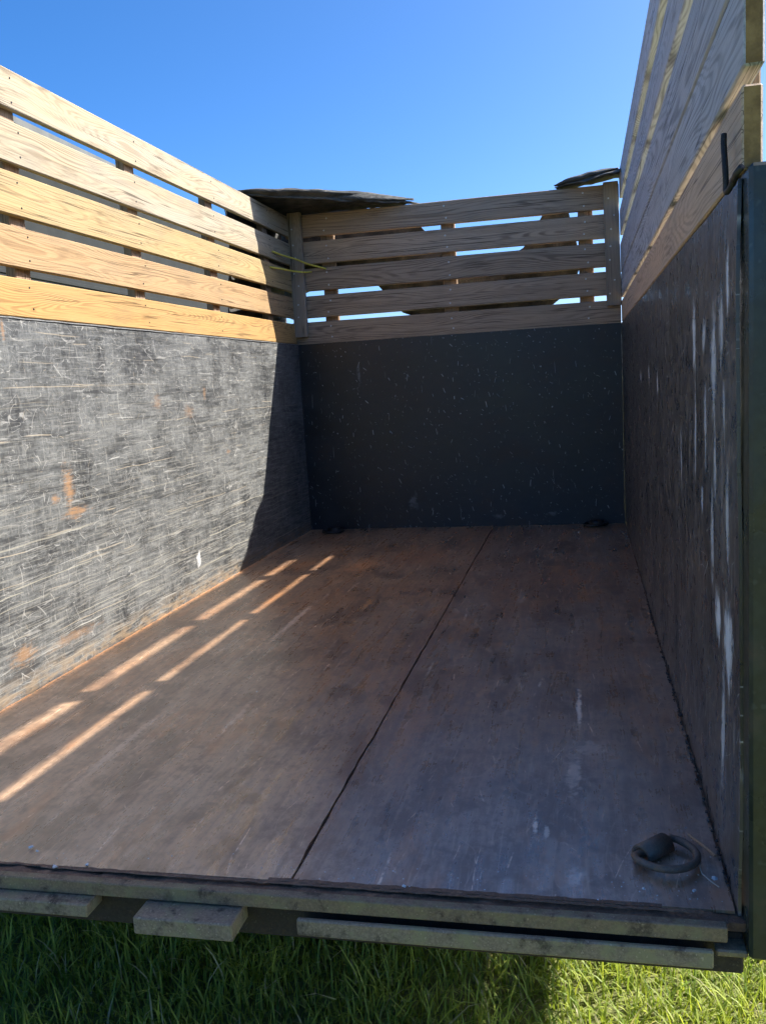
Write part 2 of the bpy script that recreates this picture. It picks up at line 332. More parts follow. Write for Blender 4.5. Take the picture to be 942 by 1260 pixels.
    t.set(b.inputs['Base Color'], col); b.inputs['Roughness'].default_value = gloss
    b.inputs['Specular IOR Level'].default_value = .25
    bump(t, b, fib, .5, .0012)
    return m

def enamel(name, base, chip, scale=9, rough=.45, amt=.5, moss=None):
    m, t, b = new_mat(name)
    P = t.n('ShaderNodeTexCoord').outputs['Object']
    n1 = t.noise(P, scale, 5, .68); n2 = t.noise(P, scale * 6, 2, .6)
    col = t.mix(t.mr(n2, .3, .7), base, tuple(c * .6 for c in base))
    col = t.mix(t.m('MULTIPLY', t.mr(n1, .52, .68), amt), col, chip)
    if moss: col = t.mix(t.m('MULTIPLY', t.mr(t.noise(t.add(P, (1, 8, 5)), scale * .8, 4, .7), .44, .66), .8), col, moss)
    col = t.mix(t.m('MULTIPLY', t.mr(n2, .60, .72), .4), col, tuple(min(1, c * 2.2 + .04) for c in base))
    t.set(b.inputs['Base Color'], col); t.set(b.inputs['Roughness'], t.mr(n1, .3, .7, rough - .1, rough + .2))
    bump(t, b, n1, .35, .003)
    return m

MAT = {}
MAT['left'] = scratched_steel('scraped_black_enamel', (1, 2), 3.1, 'left')
MAT['back'] = scratched_steel('chipped_black_enamel', (0, 2), 7.7, 'back')
MAT['right'] = scratched_steel('rubbed_black_enamel', (1, 2), 12.3, 'right')
MAT['floor_l'] = floor_steel('worn_brown_deck_steel', 1.3, 'left')
MAT['floor_r'] = floor_steel('worn_grey_brown_deck_steel', 5.9, 'right')
MAT['wood_top'] = wood('sun_bleached_pine', (.355, .285, .18), (.12, .078, .042), (.34, .295, .225), .9, 1.0, .62)
MAT['wood_mid'] = wood('yellow_pine', (.375, .265, .118), (.135, .075, .028), (.32, .25, .15), .5, 2.0, .62)
MAT['wood_tan'] = wood('tan_pine', (.350, .225, .108), (.14, .075, .032), (.32, .23, .135), .5, 9.0, .62)
MAT['wood_low'] = wood('orange_pine', (.38, .225, .080), (.15, .072, .022), (.32, .215, .10), .45, 3.0, .62)
MAT['wood_back'] = wood('brown_weathered_pine', (.42, .305, .205), (.15, .10, .066), (.39, .315, .245), .55, 4.0, .8)
MAT['wood_right'] = wood('grey_weathered_pine', (.50, .49, .50), (.17, .16, .16), (.46, .48, .52), .9, 5.0, .7)
MAT['wood_right_low'] = wood('tan_weathered_pine', (.56, .40, .27), (.28, .185, .12), (.50, .40, .30), .6, 6.0, .5)
MAT['wood_post'] = wood('brown_pine_post', (.30, .20, .12), (.15, .095, .055), (.25, .20, .155), .5, 7.0)
MAT['wood_cleat'] = wood('grey_brown_pine_cleat', (.33, .26, .19), (.16, .12, .083), (.32, .27, .22), .6, 8.0)
MAT['green'] = enamel('dark_green_black_enamel', (.030, .036, .028), (.10, .065, .040), 6, .30, .5)
MAT['blacksteel'] = enamel('black_frame_enamel', (.025, .026, .027), (.07, .05, .036), 8, .5, .5)
MAT['mossy'] = enamel('lichen_stained_steel', (.25, .170, .102), (.075, .048, .030), 24, .6, 1.0, (.235, .195, .095))
MAT['lug'] = enamel('weathered_channel_steel', (.31, .225, .150), (.075, .052, .034), 24, .6, 1.0, (.28, .24, .125))
MAT['rust'] = enamel('flaking_rust', (.20, .115, .072), (.40, .22, .12), 22, .8, .6)
MAT['ring'] = enamel('rusty_forged_iron', (.17, .12, .09), (.32, .17, .09), 40, .5, .5)
MAT['dirty'] = enamel('grimy_frame_steel', (.040, .028, .020), (.09, .055, .032), 26, .7, .7)
MAT['lip'] = enamel('bare_worn_steel_edge', (.24, .24, .235), (.05, .05, .05), 24, .5, .8)
MAT['hook'] = enamel('black_rod', (.012, .012, .012), (.03, .025, .02), 30, .5, .3)
MAT['weld'] = enamel('weld_spatter', (.035, .03, .028), (.45, .42, .40), 60, .5, .35)
MAT['screw'] = enamel('zinc_screw', (.72, .72, .70), (.5, .5, .48), 90, .35, .3)
MAT['white_chip'] = enamel('white_stone_chip', (.70, .72, .74), (.5, .5, .48), 60, .6, .3)
MAT['splinter'] = enamel('bare_wood_splinter', (.62, .40, .24), (.5, .3, .17), 60, .7, .3)
MAT['straw'] = enamel('dry_straw', (.50, .46, .38), (.4, .35, .26), 60, .7, .3)
MAT['cord'] = enamel('yellow_poly_cord', (.80, .66, .09), (.55, .44, .08), 60, .6, .3)
MAT['tyre'] = enamel('tyre_rubber', (.018, .018, .018), (.05, .045, .04), 12, .8, .4)
MAT['rim'] = enamel('white_steel_rim', (.45, .45, .44), (.2, .18, .15), 12, .5, .3)

def fabric():
    m, t, b = new_mat('woven_mesh_tarp')
    tc = t.n('ShaderNodeTexCoord'); P = tc.outputs['Object']
    wv = t.n('ShaderNodeTexWave', {'Vector': t.n('ShaderNodeVectorRotate', {'Vector': P, 'Angle': .7}, rotation_type='Z_AXIS').outputs[0], 'Scale': 38.0, 'Distortion': 1.0, 'Detail': 1.0})
    n1 = t.noise(P, 9, 5, .6)
    col = t.mix(t.mr(n1, .35, .65), (.035, .037, .036), (.12, .118, .108))
    col = t.mix(t.m('MULTIPLY', wv.outputs[1], .4), col, (.02, .02, .02))
    t.set(b.inputs['Base Color'], col); b.inputs['Roughness'].default_value = .85
    bump(t, b, t.m('ADD', wv.outputs[1], n1), .5, .003)
    return m
MAT['tarp'] = fabric()

def shed_mat(name, c):
    m, t, b = new_mat(name)
    tc = t.n('ShaderNodeTexCoord'); P = tc.outputs['Object']
    n1 = t.noise(t.scale(P, (1, 1, .25)), 3, 5, .6); n2 = t.noise(P, 30, 3, .6)
    col = t.mix(t.mr(n1, .3, .7), c, tuple(k * .8 for k in c))
    col = t.mix(t.m('MULTIPLY', t.mr(n2, .55, .7), .2), col, tuple(k * .6 for k in c))
    t.set(b.inputs['Base Color'], col); b.inputs['Roughness'].default_value = .85; b.inputs['Specular IOR Level'].default_value = .15
    return m
MAT['shed'] = shed_mat('grey_painted_sheet', (.034, .037, .037))
MAT['roof'] = shed_mat('light_grey_roof_sheet', (.16, .165, .165))

# ------------------------------------------------------------------ mesh helpers
def link(name, me, mat, parent=None, loc=None, rot=None):
    o = bpy.data.objects.new(name, me); COL.objects.link(o)
    if mat and not me.materials: me.materials.append(mat)
    if parent: o.parent = parent
    if loc is not None: o.location = loc
    if rot is not None: o.rotation_euler = rot
    return o
def tag(o, label=None, cat=None, group=None, kind=None):
    for k, v in (('label', label), ('category', cat), ('group', group), ('kind', kind)):
        if v: o[k] = v
    return o
def empty(name, loc=(0, 0, 0)):
    o = bpy.data.objects.new(name, None); COL.objects.link(o); o.location = loc; o.empty_display_size = .2
    return o
def from_bm(bm, name, smooth=False):
    me = bpy.data.meshes.new(name); bm.normal_update(); bm.to_mesh(me); bm.free()
    if smooth:
        for p in me.polygons: p.use_smooth = True
    return me
def box_bm(lo, hi, bev=0.0, bm=None):
    bm = bm or bmesh.new()
    c = [(a + b) / 2 for a, b in zip(lo, hi)]; s = [b - a for a, b in zip(lo, hi)]
    g = bmesh.ops.create_cube(bm, size=1.0, matrix=Matrix.Translation(c) @ Matrix.Diagonal((*s, 1)))
    if bev:
        es = list({e for v in g['verts'] for e in v.link_edges})
        bmesh.ops.bevel(bm, geom=es, offset=bev, segments=1, affect='EDGES')
    return bm
def box(name, lo, hi, mat, parent=None, bev=.003):
    return link(name, from_bm(box_bm(lo, hi, bev), name), mat, parent)
def boxes(name, lst, mat, parent=None, bev=.003):
    bm = bmesh.new()
    for lo, hi in lst: box_bm(lo, hi, bev, bm)
    return link(name, from_bm(bm, name), mat, parent)
def tube_bm(pts, rad, seg=10, bm=None, closed=False, caps=True):
    bm = bm or bmesh.new(); pts = [Vector(p) for p in pts]; n = len(pts); rings = []
    rads = rad if isinstance(rad, (list, tuple)) else [rad] * n
    ref = Vector((.31, .17, .94)).normalized()
    for i, p in enumerate(pts):
        a = pts[(i - 1) % n] if (closed or i > 0) else p
        c = pts[(i + 1) % n] if (closed or i < n - 1) else p
        d = (c - a).normalized(); s = d.cross(ref)
        s = s.normalized() if s.length > 1e-4 else Vector((1, 0, 0)); q = s.cross(d)
        rings.append([bm.verts.new(p + rads[i] * (math.cos(k * 2 * math.pi / seg) * s + math.sin(k * 2 * math.pi / seg) * q)) for k in range(seg)])
    for i in range(n if closed else n - 1):
        A, B = rings[i], rings[(i + 1) % n]
        for k in range(seg): bm.faces.new((A[k], A[(k + 1) % seg], B[(k + 1) % seg], B[k]))
    if caps and not closed:
        bm.faces.new(rings[0][::-1]); bm.faces.new(rings[-1])
    bmesh.ops.recalc_face_normals(bm, faces=bm.faces[:])
    return bm
def slab(name, org, U, V, N, nu, nv, thick, amp, freq, mat, parent, seed=0, edge=0.0):
    """plate with an uneven face: grid org + u*U + v*V pushed along N by noise, with a flat back"""
    org, U, V, N = Vector(org), Vector(U), Vector(V), Vector(N)
    verts, faces = [], []
    for j in range(nv + 1):
        for i in range(nu + 1):
            p = org + U * (i / nu) + V * (j / nv)
            k = amp * mnoise.fractal(p * freq + Vector((seed, seed, seed)), .8, 2.1, 3)
            e = Vector()
            if edge and i in (0, nu): e = U.normalized() * edge * mnoise.noise(p * 14 + Vector((seed, 0, 0)))
            verts.append(p + N * k + e)
    nb = len(verts)
    for j in range(nv + 1):
        for i in range(nu + 1): verts.append(verts[j * (nu + 1) + i] - N * thick)
    ix = lambda i, j, b=0: b + j * (nu + 1) + i
    for j in range(nv):
        for i in range(nu):
            faces.append((ix(i, j), ix(i + 1, j), ix(i + 1, j + 1), ix(i, j + 1)))
            faces.append((ix(i, j, nb), ix(i, j + 1, nb), ix(i + 1, j + 1, nb), ix(i + 1, j, nb)))
    for i in range(nu):
        faces.append((ix(i, 0), ix(i, 0, nb), ix(i + 1, 0, nb), ix(i + 1, 0)))
        faces.append((ix(i, nv), ix(i + 1, nv), ix(i + 1, nv, nb), ix(i, nv, nb)))
    for j in range(nv):
        faces.append((ix(0, j), ix(0, j + 1), ix(0, j + 1, nb), ix(0, j, nb)))
        faces.append((ix(nu, j), ix(nu, j, nb), ix(nu, j + 1, nb), ix(nu, j + 1)))
    me = bpy.data.meshes.new(name); me.from_pydata([tuple(v) for v in verts], [], faces); me.update()
    bm = bmesh.new(); bm.from_mesh(me); bmesh.ops.recalc_face_normals(bm, faces=bm.faces[:]); bm.to_mesh(me); bm.free()
    for p in me.polygons: p.use_smooth = False
    return link(name, me, mat, parent)

# ------------------------------------------------------------------ ground and grass
def ground_mat():
    m, t, b = new_mat('lawn_soil')
    P = t.n('ShaderNodeTexCoord').outputs['Object']
    n1 = t.noise(P, 1.3, 5, .6); n2 = t.noise(P, 40, 5, .7)
    col = t.mix(t.mr(n1, .3, .7), (.15, .175, .045), (.21, .215, .070))
    col = t.mix(t.m('MULTIPLY', t.mr(n2, .4, .65), .5), col, (.09, .10, .035))
    t.set(b.inputs['Base Color'], col); b.inputs['Roughness'].default_value = .95
    bump(t, b, n2, .8, .02)
    return m
me = bpy.data.meshes.new('ground'); S = 900
me.from_pydata([(-S, -S, GZ), (S, -S, GZ), (S, S, GZ), (-S, S, GZ)], [], [(0, 1, 2, 3)])
tag(link('ground', me, ground_mat()), kind='structure')

def grass_mat():
    m, t, b = new_mat('grass_blade')
    at = t.n('ShaderNodeAttribute', attribute_name='tint'); g = at.outputs['Fac']
    col = t.mix(g, (.12, .20, .036), (.46, .49, .09))
    col = t.mix(t.mr(g, .94, .97), col, (.48, .43, .26))
    t.set(b.inputs['Base Color'], col); b.inputs['Roughness'].default_value = .5; b.inputs['Specular IOR Level'].default_value = .3
    tr = t.n('ShaderNodeBsdfTranslucent', {'Color': t.mix(1.0, col, (1.5, 1.5, .7), 'MULTIPLY')})
    mx = t.n('ShaderNodeMixShader', {0: .4})
    out = m.node_tree.nodes['Material Output']
    t.t.links.new(b.outputs[0], mx.inputs[1]); t.t.links.new(tr.outputs[0], mx.inputs[2]); t.t.links.new(mx.outputs[0], out.inputs[0])
    return m
def grass():
    xs, ys, hs = [], [], []
    for (x0, x1, y0, y1, dens, hm) in ((-.4, 3.0, -.3, 1.7, 7000, .058), (-2.0, 4.6, -2.6, -.3, 900, .085), (-2.0, -.4, -.3, 3.0, 900, .085), (3.0, 4.6, -.3, 3.0, 1100, .085), (-.4, 3.0, 1.7, 5.5, 900, .08)):
        n = int((x1 - x0) * (y1 - y0) * dens)
        x = rng.uniform(x0, x1, n); y = rng.uniform(y0, y1, n)
        xs.append(x); ys.append(y); hs.append(hm * rng.gamma(5, .2, n))
    x, y, h = map(np.concatenate, (xs, ys, hs)); n = len(x)
    cl = np.array([mnoise.noise(Vector((a * 5, b_ * 5, 0))) for a, b_ in zip(x, y)])
    h = np.clip(h * (1 + .5 * cl), .025, .20)
    th = rng.uniform(0, 2 * np.pi, n); lean = np.clip(rng.normal(.62, .35, n), 0, 1.35); wd = rng.uniform(.0014, .0034, n)
    dx, dy = np.cos(th), np.sin(th); px, py = -dy, dx
    tw = rng.uniform(-.6, .6, n)
    V = np.zeros((n, 7, 3)); base = np.stack([x, y, np.full(n, GZ - .004)], 1)
    for k, (s, wf) in enumerate(((0, 1), (.4, .9), (.75, .6))):
        up = h * s * np.cos(lean * s * .8); fw = h * s * np.sin(lean * s * 1.2)
        c = base + np.stack([dx * fw, dy * fw, up], 1)
        a = tw * s; sx_, sy2 = px * np.cos(a) - py * np.sin(a), px * np.sin(a) + py * np.cos(a)
        o = np.stack([sx_, sy2, np.zeros(n)], 1) * (wd * wf)[:, None]
        V[:, 2 * k] = c - o; V[:, 2 * k + 1] = c + o
    V[:, 6] = base + np.stack([dx * h * np.sin(lean * 1.3), dy * h * np.sin(lean * 1.3), h * np.cos(lean * .85)], 1)
    i0 = (np.arange(n) * 7)[:, None]
    q = np.concatenate([i0 + np.array([[0, 1, 3, 2]]), i0 + np.array([[2, 3, 5, 4]])], 0)
    tr = i0 + np.array([[4, 5, 6]])
    nl = q.size + tr.size
    me = bpy.data.meshes.new('grass'); me.vertices.add(n * 7); me.vertices.foreach_set('co', V.reshape(-1))
    me.loops.add(nl); me.loops.foreach_set('vertex_index', np.concatenate([q.reshape(-1), tr.reshape(-1)]).astype(np.int32))
    npol = len(q) + len(tr); me.polygons.add(npol)
    tot = np.concatenate([np.full(len(q), 4), np.full(len(tr), 3)]); st = np.concatenate([[0], np.cumsum(tot)[:-1]])
    me.polygons.foreach_set('loop_start', st.astype(np.int32)); me.polygons.foreach_set('loop_total', tot.astype(np.int32))
    me.update(calc_edges=True); me.validate()
    tint = np.clip(.45 + .35 * rng.normal(0, .6, n) + .25 * cl, 0, .93); tint[rng.random(n) < .035] = 1.0
    at = me.attributes.new('tint', 'FLOAT', 'POINT'); at.data.foreach_set('value', np.repeat(tint, 7).astype(np.float32))
    return tag(link('grass', me, grass_mat()), 'long green lawn grass under the rear of the trailer', 'grass', kind='stuff')
grass()

# ------------------------------------------------------------------ grey shed beyond the left side
def shed():
    r = tag(empty('metal_shed', (-5.3, 12, GZ)), 'large grey metal shed seen through the gaps of the left boards', 'shed')
    L, Wd, Hh = 18.0, 8.0, 5.22
    box('wall', (-Wd, -L / 2, 0), (0, L / 2, Hh - .1), MAT['shed'], r, 0)
    for z in (1.2, 2.2, 3.2, 4.2): box('seam_strip', (0, -L / 2 + .02, z), (.018, L / 2 - .02, z + .05), MAT['shed'], r, .004)
    bm = bmesh.new()
    P = [(.25, -L / 2 - .2, Hh - .12), (-Wd / 2, -L / 2 - .2, Hh + 1.0), (-Wd - .25, -L / 2 - .2, Hh - .12), (-Wd - .25, -L / 2 - .2, Hh - .2), (-Wd / 2, -L / 2 - .2, Hh + .9), (.25, -L / 2 - .2, Hh - .2)]
    a = [bm.verts.new(p) for p in P]; c = [bm.verts.new((p[0], L / 2 + .2, p[2])) for p in P]
    for k in range(6): bm.faces.new((a[k], a[(k + 1) % 6], c[(k + 1) % 6], c[k]))
    bm.faces.new(a[::-1]); bm.faces.new(c); bmesh.ops.recalc_face_normals(bm, faces=bm.faces[:])
    link('roof', from_bm(bm, 'roof'), MAT['roof'], r)
    r.rotation_euler.z = math.radians(2.0)
shed()

# ------------------------------------------------------------------ the trailer
TR = tag(empty('dump_trailer', (0, 0, 0)), 'open steel dump trailer with wooden board extensions, seen from its rear opening', 'trailer')
# deck
slab('floor_plate', (0.0, 0.0, -.004), (XS - .0025, 0, 0), (0, D, 0), (0, 0, 1), 40, 240, .006, .0022, 1.6, MAT['floor_l'], TR, 3, .0035)
slab('floor_plate', (XS + .0030, 0.004, -.005), (W - .009 - XS, 0, 0), (0, D - .004, 0), (0, 0, 1), 30, 240, .006, .0022, 1.6, MAT['floor_r'], TR, 9, .0035)
box('sub_floor', (-.02, -.02, -.030), (W + .02, D, -.014), MAT['rust'], TR, 0)
# side and front walls (steel), each carrying its boards and posts
wl = slab('side_wall', (0, .0, -.012), (0, D + .05, 0), (0, 0, H + .012), (1, 0, 0), 90, 30, .006, .0030, 1.3, MAT['left'], TR, 1)
wb = slab('front_wall', (.004, D, -.012), (W - .008, 0, 0), (0, 0, H + .012), (0, -1, 0), 40, 26, .006, .0025, 1.0, MAT['back'], TR, 5)
wr = slab('side_wall', (W, .0, -.012), (0, D + .05, 0), (0, 0, H + .012), (-1, 0, 0), 90, 30, .006, .0045, 1.5, MAT['right'], TR, 8)
def rail_and_ribs(wall, side):
    if side == 0:      # front wall
        boxes('top_rail', [((-.06, D + .012, H - .065), (W + .06, D + .075, H - .006))], MAT['blacksteel'], wall)
        for x in (.3, .75, 1.2, 1.65): box('rib', (x, D + .012, -.1), (x + .05, D + .07, H - .068), MAT['blacksteel'], wall)
    else:
        x0, x1 = (-.075, -.012) if side < 0 else (W + .012, W + .075)
        boxes('top_rail', [((x0, .01, H - .065), (x1, D + .011, H - .006))], MAT['blacksteel'], wall)
        for y in (.6, 1.25, 1.9, 2.55, 3.2, 3.85): box('rib', (x0 + .004, y, -.1), (x1 - .004, y + .05, H - .068), MAT['blacksteel'], wall)
rail_and_ribs(wl, -1); rail_and_ribs(wb, 0); rail_and_ribs(wr, 1)

# rolled lip along the top of the left plate
slab('lip', (-.008, .0, H + .001), (0, D - .004, 0), (.012, 0, 0), (0, 0, 1), 120, 1, .004, .0015, 14, MAT['lip'], wl, 4)

def board_mesh(L, wd, th, name='board', bow=0.0):
    """plank with eased, slightly uneven edges: x length, y width, z thickness"""
    bm = box_bm((-L / 2, -wd / 2, -th / 2), (L / 2, wd / 2, th / 2), .0035)
    return from_bm(bm, name)
ROWS = [(1.929, 2.068), (1.757, 1.897), (1.586, 1.727), (1.414, 1.553), (1.251, 1.382)]      # z of the five boards, top first
TH = .038
# left boards: inner face just outside the plate
left_m = ['wood_top', 'wood_top', 'wood_mid', 'wood_mid', 'wood_low']
left_m[3] = 'wood_tan'
y0, y1 = -.03, D + .0
LROWS = [(1.937, 2.067), (1.757, 1.896), (1.586, 1.728), (1.415, 1.550), (1.249, 1.379)]; LT = .025
for i, (a, b) in enumerate(LROWS):
    me = board_mesh(y1 - y0 + random.uniform(-.02, .01), b - a, LT); me.materials.append(MAT[left_m[i]])
    o = link('board', me, None, wl, (-.004 - LT / 2, (y0 + y1) / 2, (a + b) / 2), (math.pi / 2, 0, math.pi / 2))
    o.rotation_euler.rotate_axis('Z', random.uniform(-.0010, .0010))
def post(wall, x, y, z0, z1, wx, wy, mat='wood_post'):
    me = board_mesh(z1 - z0, wy, wx, 'post'); me.materials.append(MAT[mat])
    return link('post', me, None, wall, (x, y, (z0 + z1) / 2), (0, math.pi / 2, 0))
for y in (.45, 1.28, 2.13, 2.98, 3.83):
    post(wl, -.004 - LT - .021, y, .95, 2.05, .038, .089)
# front boards
for i, (a, b) in enumerate(ROWS):
    if i == 4: a -= .014
    me = board_mesh(W + .037, b - a + .002, TH); me.materials.append(MAT['wood_back'])
    o = link('board', me, None, wb, (W / 2 - .0215, D + .004 + TH / 2, (a + b) / 2 + .002), (math.pi / 2, 0, 0))
    o.rotation_euler.rotate_axis('Z', random.uniform(-.002, .002))
for x in (.232, 1.026, 1.876): post(wb, x, D + .004 + TH + .021, .95, 2.04, .089, .038)
for o in [c for c in wb.children if c.name.startswith('post')]: o.rotation_euler = (0, math.pi / 2, 0)
for x, z0, z1, tl in ((.036, 1.29, 2.085, .004), (2.032, 1.347, 2.076, -.012)):
    me = board_mesh(z1 - z0, .088, TH, 'cleat'); me.materials.append(MAT['wood_cleat'])
    link('cleat', me, None, wb, (x, D - .003 - TH / 2, (z0 + z1) / 2), (math.pi / 2, math.pi / 2 + tl, 0))
# right boards: uneven spacing, the top one rises towards the rear
RB = [((1.988, 2.132), (2.014, 2.170), 'wood_right'), ((1.768, 1.917), (1.776, 1.928), 'wood_right'), ((1.548, 1.717), (1.548, 1.720), 'wood_right'),
      ((1.397, 1.540), (1.397, 1.540), 'wood_right'), ((1.252, 1.378), (1.252, 1.374), 'wood_right_low')]
for i, ((fa, fb), (na, nb_), mt) in enumerate(RB):
    y0, y1 = (-.035, D + .03) if i != 3 else (-.05, D + .02)
    wd = (fb - fa + nb_ - na) / 2; zc = (fa + fb + na + nb_) / 4; tilt = math.atan2((na + nb_ - fa - fb) / 2, y1 - y0)
    me = board_mesh(y1 - y0, wd, .031); me.materials.append(MAT[mt])
    o = link('board', me, None, wr, (W + .001 + .031 / 2, (y0 + y1) / 2, zc), (math.pi / 2, 0, math.pi / 2))
    o.rotation_euler.rotate_axis('Z', -tilt)
for y in (.25, 1.13, 2.03, 2.92, 3.80): post(wr, W + .001 + .031 + .021, y, .95, 2.12, .038, .089)

# screws: tiny heads, joined
bm = bmesh.new()
def screw(p, n, k=1.0):
    q = Vector(n).to_track_quat('Z', 'Y').to_matrix().to_4x4()
    bmesh.ops.create_cone(bm, cap_ends=True, segments=8, radius1=.0062 * k, radius2=.005 * k, depth=.003, matrix=Matrix.Translation(p) @ q)
for a, b in ROWS:
    for x in (.232, 1.026, 1.876):
        for z in (a + .032, b - .032): screw((x + random.uniform(-.015, .015), D + .0035, z + random.uniform(-.006, .006)), (0, -1, 0))
for x in (.036, 2.03):
    for z in (1.42, 1.50, 1.62, 1.70, 1.80, 1.88, 1.98): screw((x + random.uniform(-.02, .02), D - .003 - TH, z), (0, -1, 0))
tag(link('screw_heads', from_bm(bm, 'screw_heads'), MAT['screw'], wb), kind='stuff')
bm = bmesh.new()
for a, b in ROWS:
    for y in (1.28, 2.13, 2.98, 3.83):
        for z in (a + .03, b - .03): screw((-.0035, y + random.uniform(-.02, .02), z), (1, 0, 0), .6)
tag(link('screw_heads', from_bm(bm, 'screw_heads'), MAT['hook'], wl), kind='stuff')

# rear corner post with its narrow shut face and the latch slot
cp = box('corner_post', (W + .008, -.060, -.058), (W + .118, .045, 1.256), MAT['green'], TR, .006)
cpl = box('corner_post', (-.118, -.060, -.058), (-.008, .045, 1.256), MAT['green'], TR, .006)
box('foot_plate', (2.035, -.052, -.060), (W + .0075, .0, -.047), MAT['mossy'], cp, .003)
# rear sill: rusty joint, front rail, lugs, lower bar
slab('rusty_joint', (.0, -.0275, -.011), (W - .02, 0, 0), (0, .033, 0), (0, 0, 1), 160, 5, .008, .005, 24, MAT['rust'], TR, 2)
box('rear_rail', (-.01, -.048, -.036), (2.055, -.027, -.007), MAT['mossy'], TR, .002)
for i, (xa, xb, yy) in enumerate(((.25, .98, -.006), (.70, 1.62, -.012), (1.20, 1.95, -.004), (1.55, 2.02, -.015), (.0, .55, -.011))):
    slab('rust_flake', (xa, yy, -.0045 + .0008 * i), (xb - xa, 0, 0), (0, .007 + .002 * (i % 3), 0), (0, 0, 1), 110, 2, .0012, .0018, 40, MAT['rust'], TR, 20 + i)
box('cross_member', (-.05, -.016, -.115), (W + .006, .06, -.032), MAT['dirty'], TR, .004)
def lug(x0, x1, y0, z0, z1):
    b = box_bm((x0, y0, z0), (x1, -.018, z1), .0025)
    return link('lug', from_bm(b, 'lug'), MAT['lug'], TR)
lug(.955, 1.160, -.102, -.076, -.040)
lug(.55, .842, -.078, -.066, -.038)
lug(.10, .30, -.09, -.072, -.040)
box('lower_bar', (1.275, -.062, -.079), (2.030, -.050, -.045), MAT['lug'], TR, .003)
box('bar_shelf', (1.280, -.049, -.076), (2.026, -.017, -.070), MAT['lug'], TR, .001)
# unseen side rails, added to set the shadow edge on the grass
for x0, x1 in ((-.13, -.021), (W + .021, W + .13)): box('added_shade_rail', (x0, .5, -.085), (x1, D, -.03), MAT['blacksteel'], TR, .005)
# corner angles that close the joint between side and front walls
for x0, x1 in ((-.07, .0035), (W - .0035, W + .07)): box('corner_angle', (x0, D - .0035, -.1), (x1, D + .011, H - .004), MAT['blacksteel'], TR, .001)
# longitudinal frame and running gear under the deck
for x in (.5, 1.5): box('chassis_beam', (x, .9, -.22), (x + .07, D + 1.0, -.035), MAT['blacksteel'], TR, .004)
for y in (2.0, 2.62):
    for s in (-1, 1):
        xc = -.16 if s < 0 else W + .16
        ax = empty('wheel', (xc, y, GZ + .35 * .7)); ax.parent = TR; ax.scale = (.8, .7, .7)
        bm = bmesh.new(); prof = [(.20, -.09), (.31, -.105), (.345, -.085), (.35, 0), (.345, .085), (.31, .105), (.20, .09)]; n = 40; rg = []
        for k in range(n):
            c, s_ = math.cos(2 * math.pi * k / n), math.sin(2 * math.pi * k / n); rg.append([bm.verts.new((w_, r0 * c, r0 * s_)) for r0, w_ in prof])
        for k in range(n):
            for j in range(len(prof) - 1): bm.faces.new((rg[k][j], rg[k][j + 1], rg[(k + 1) % n][j + 1], rg[(k + 1) % n][j]))
        bmesh.ops.recalc_face_normals(bm, faces=bm.faces[:])
        link('tyre', from_bm(bm, 'tyre', True), MAT['tyre'], ax)
        bm = bmesh.new(); bmesh.ops.create_cone(bm, cap_ends=True, segments=32, radius1=.205, radius2=.205, depth=.10, matrix=Matrix.Rotation(math.pi / 2, 4, 'Y'))
        bmesh.ops.create_cone(bm, cap_ends=True, segments=16, radius1=.06, radius2=.05, depth=.16, matrix=Matrix.Rotation(math.pi / 2, 4, 'Y'))
        link('rim', from_bm(bm, 'rim'), MAT['rim'], ax)

# welds in the corner between deck and right wall
bm = bmesh.new()
for i in range(170):
    y = random.uniform(.05, 2.3) ** 1.0
    r = random.uniform(.0015, .0042)
    bmesh.ops.create_icosphere(bm, subdivisions=1, radius=r, matrix=Matrix.Translation((W - .006 + random.uniform(-.004, .003), y, random.uniform(-.002, .002))) @ Matrix.Diagonal((1, random.uniform(.8, 2.4), .8, 1)))
tag(link('weld_spatter', from_bm(bm, 'weld_spatter'), MAT['weld'], TR), kind='stuff')

# tie-down rings
def tie_down(p, ax, out, s=1.0, mat='ring'):
    """strap saddle with a D ring lying on the deck; ax = saddle axis, out = side the ring lies on"""
    ax, out = Vector((*ax, 0)).normalized(), Vector((*out, 0)).normalized(); p = Vector(p)
    r = empty('tie_down', p); r.parent = TR
    bm = bmesh.new(); rings = []
    R, L, n = .024 * s, .036 * s, 14
    for e in (-L, L):
        for rad in (R, R - .008 * s):
            rings.append([bm.verts.new(ax * e + out * rad * math.cos(a) + Vector((0, 0, 1)) * (max(0, rad * math.sin(a)) * 1.12 + .001)) for a in [(-.12 + (math.pi + .24) * k / n) for k in range(n + 1)]])
    A, B, C, E_ = rings
    for k in range(n):
        bm.faces.new((A[k], A[k + 1], C[k + 1], C[k])); bm.faces.new((B[k], E_[k], E_[k + 1], B[k + 1]))
        bm.faces.new((A[k], B[k], B[k + 1], A[k + 1])); bm.faces.new((C[k], C[k + 1], E_[k + 1], E_[k]))
    bmesh.ops.recalc_face_normals(bm, faces=bm.faces[:])
    link('saddle', from_bm(bm, 'saddle', True), MAT[mat], r)
    pts = []; hw, dp = .061 * s, .078 * s
    for k in range(7): pts.append(ax * (-hw + .006 + (2 * hw - .012) * k / 6) + Vector((0, 0, .0115)))
    for k in range(15):
        a = math.pi * k / 14
        pts.append(ax * hw * math.cos(a) * (1.0 if .15 < k / 14 < .85 else 1.0) + out * (.012 + dp * math.sin(a) ** .8) + Vector((0, 0, .0105)))
    link('ring', from_bm(tube_bm(pts, 0.0076 * s, 10, closed=True), 'ring', True), MAT[mat], r)
tie_down((1.948, .182, .0), (.69, .72), (.72, -.69))
tie_down((.195, 4.13, .0), (1, .05), (.05, -1), 1.1, 'hook')
tie_down((1.90, 4.18, .0), (1, -.1), (-.3, -1), 1.1, 'hook')

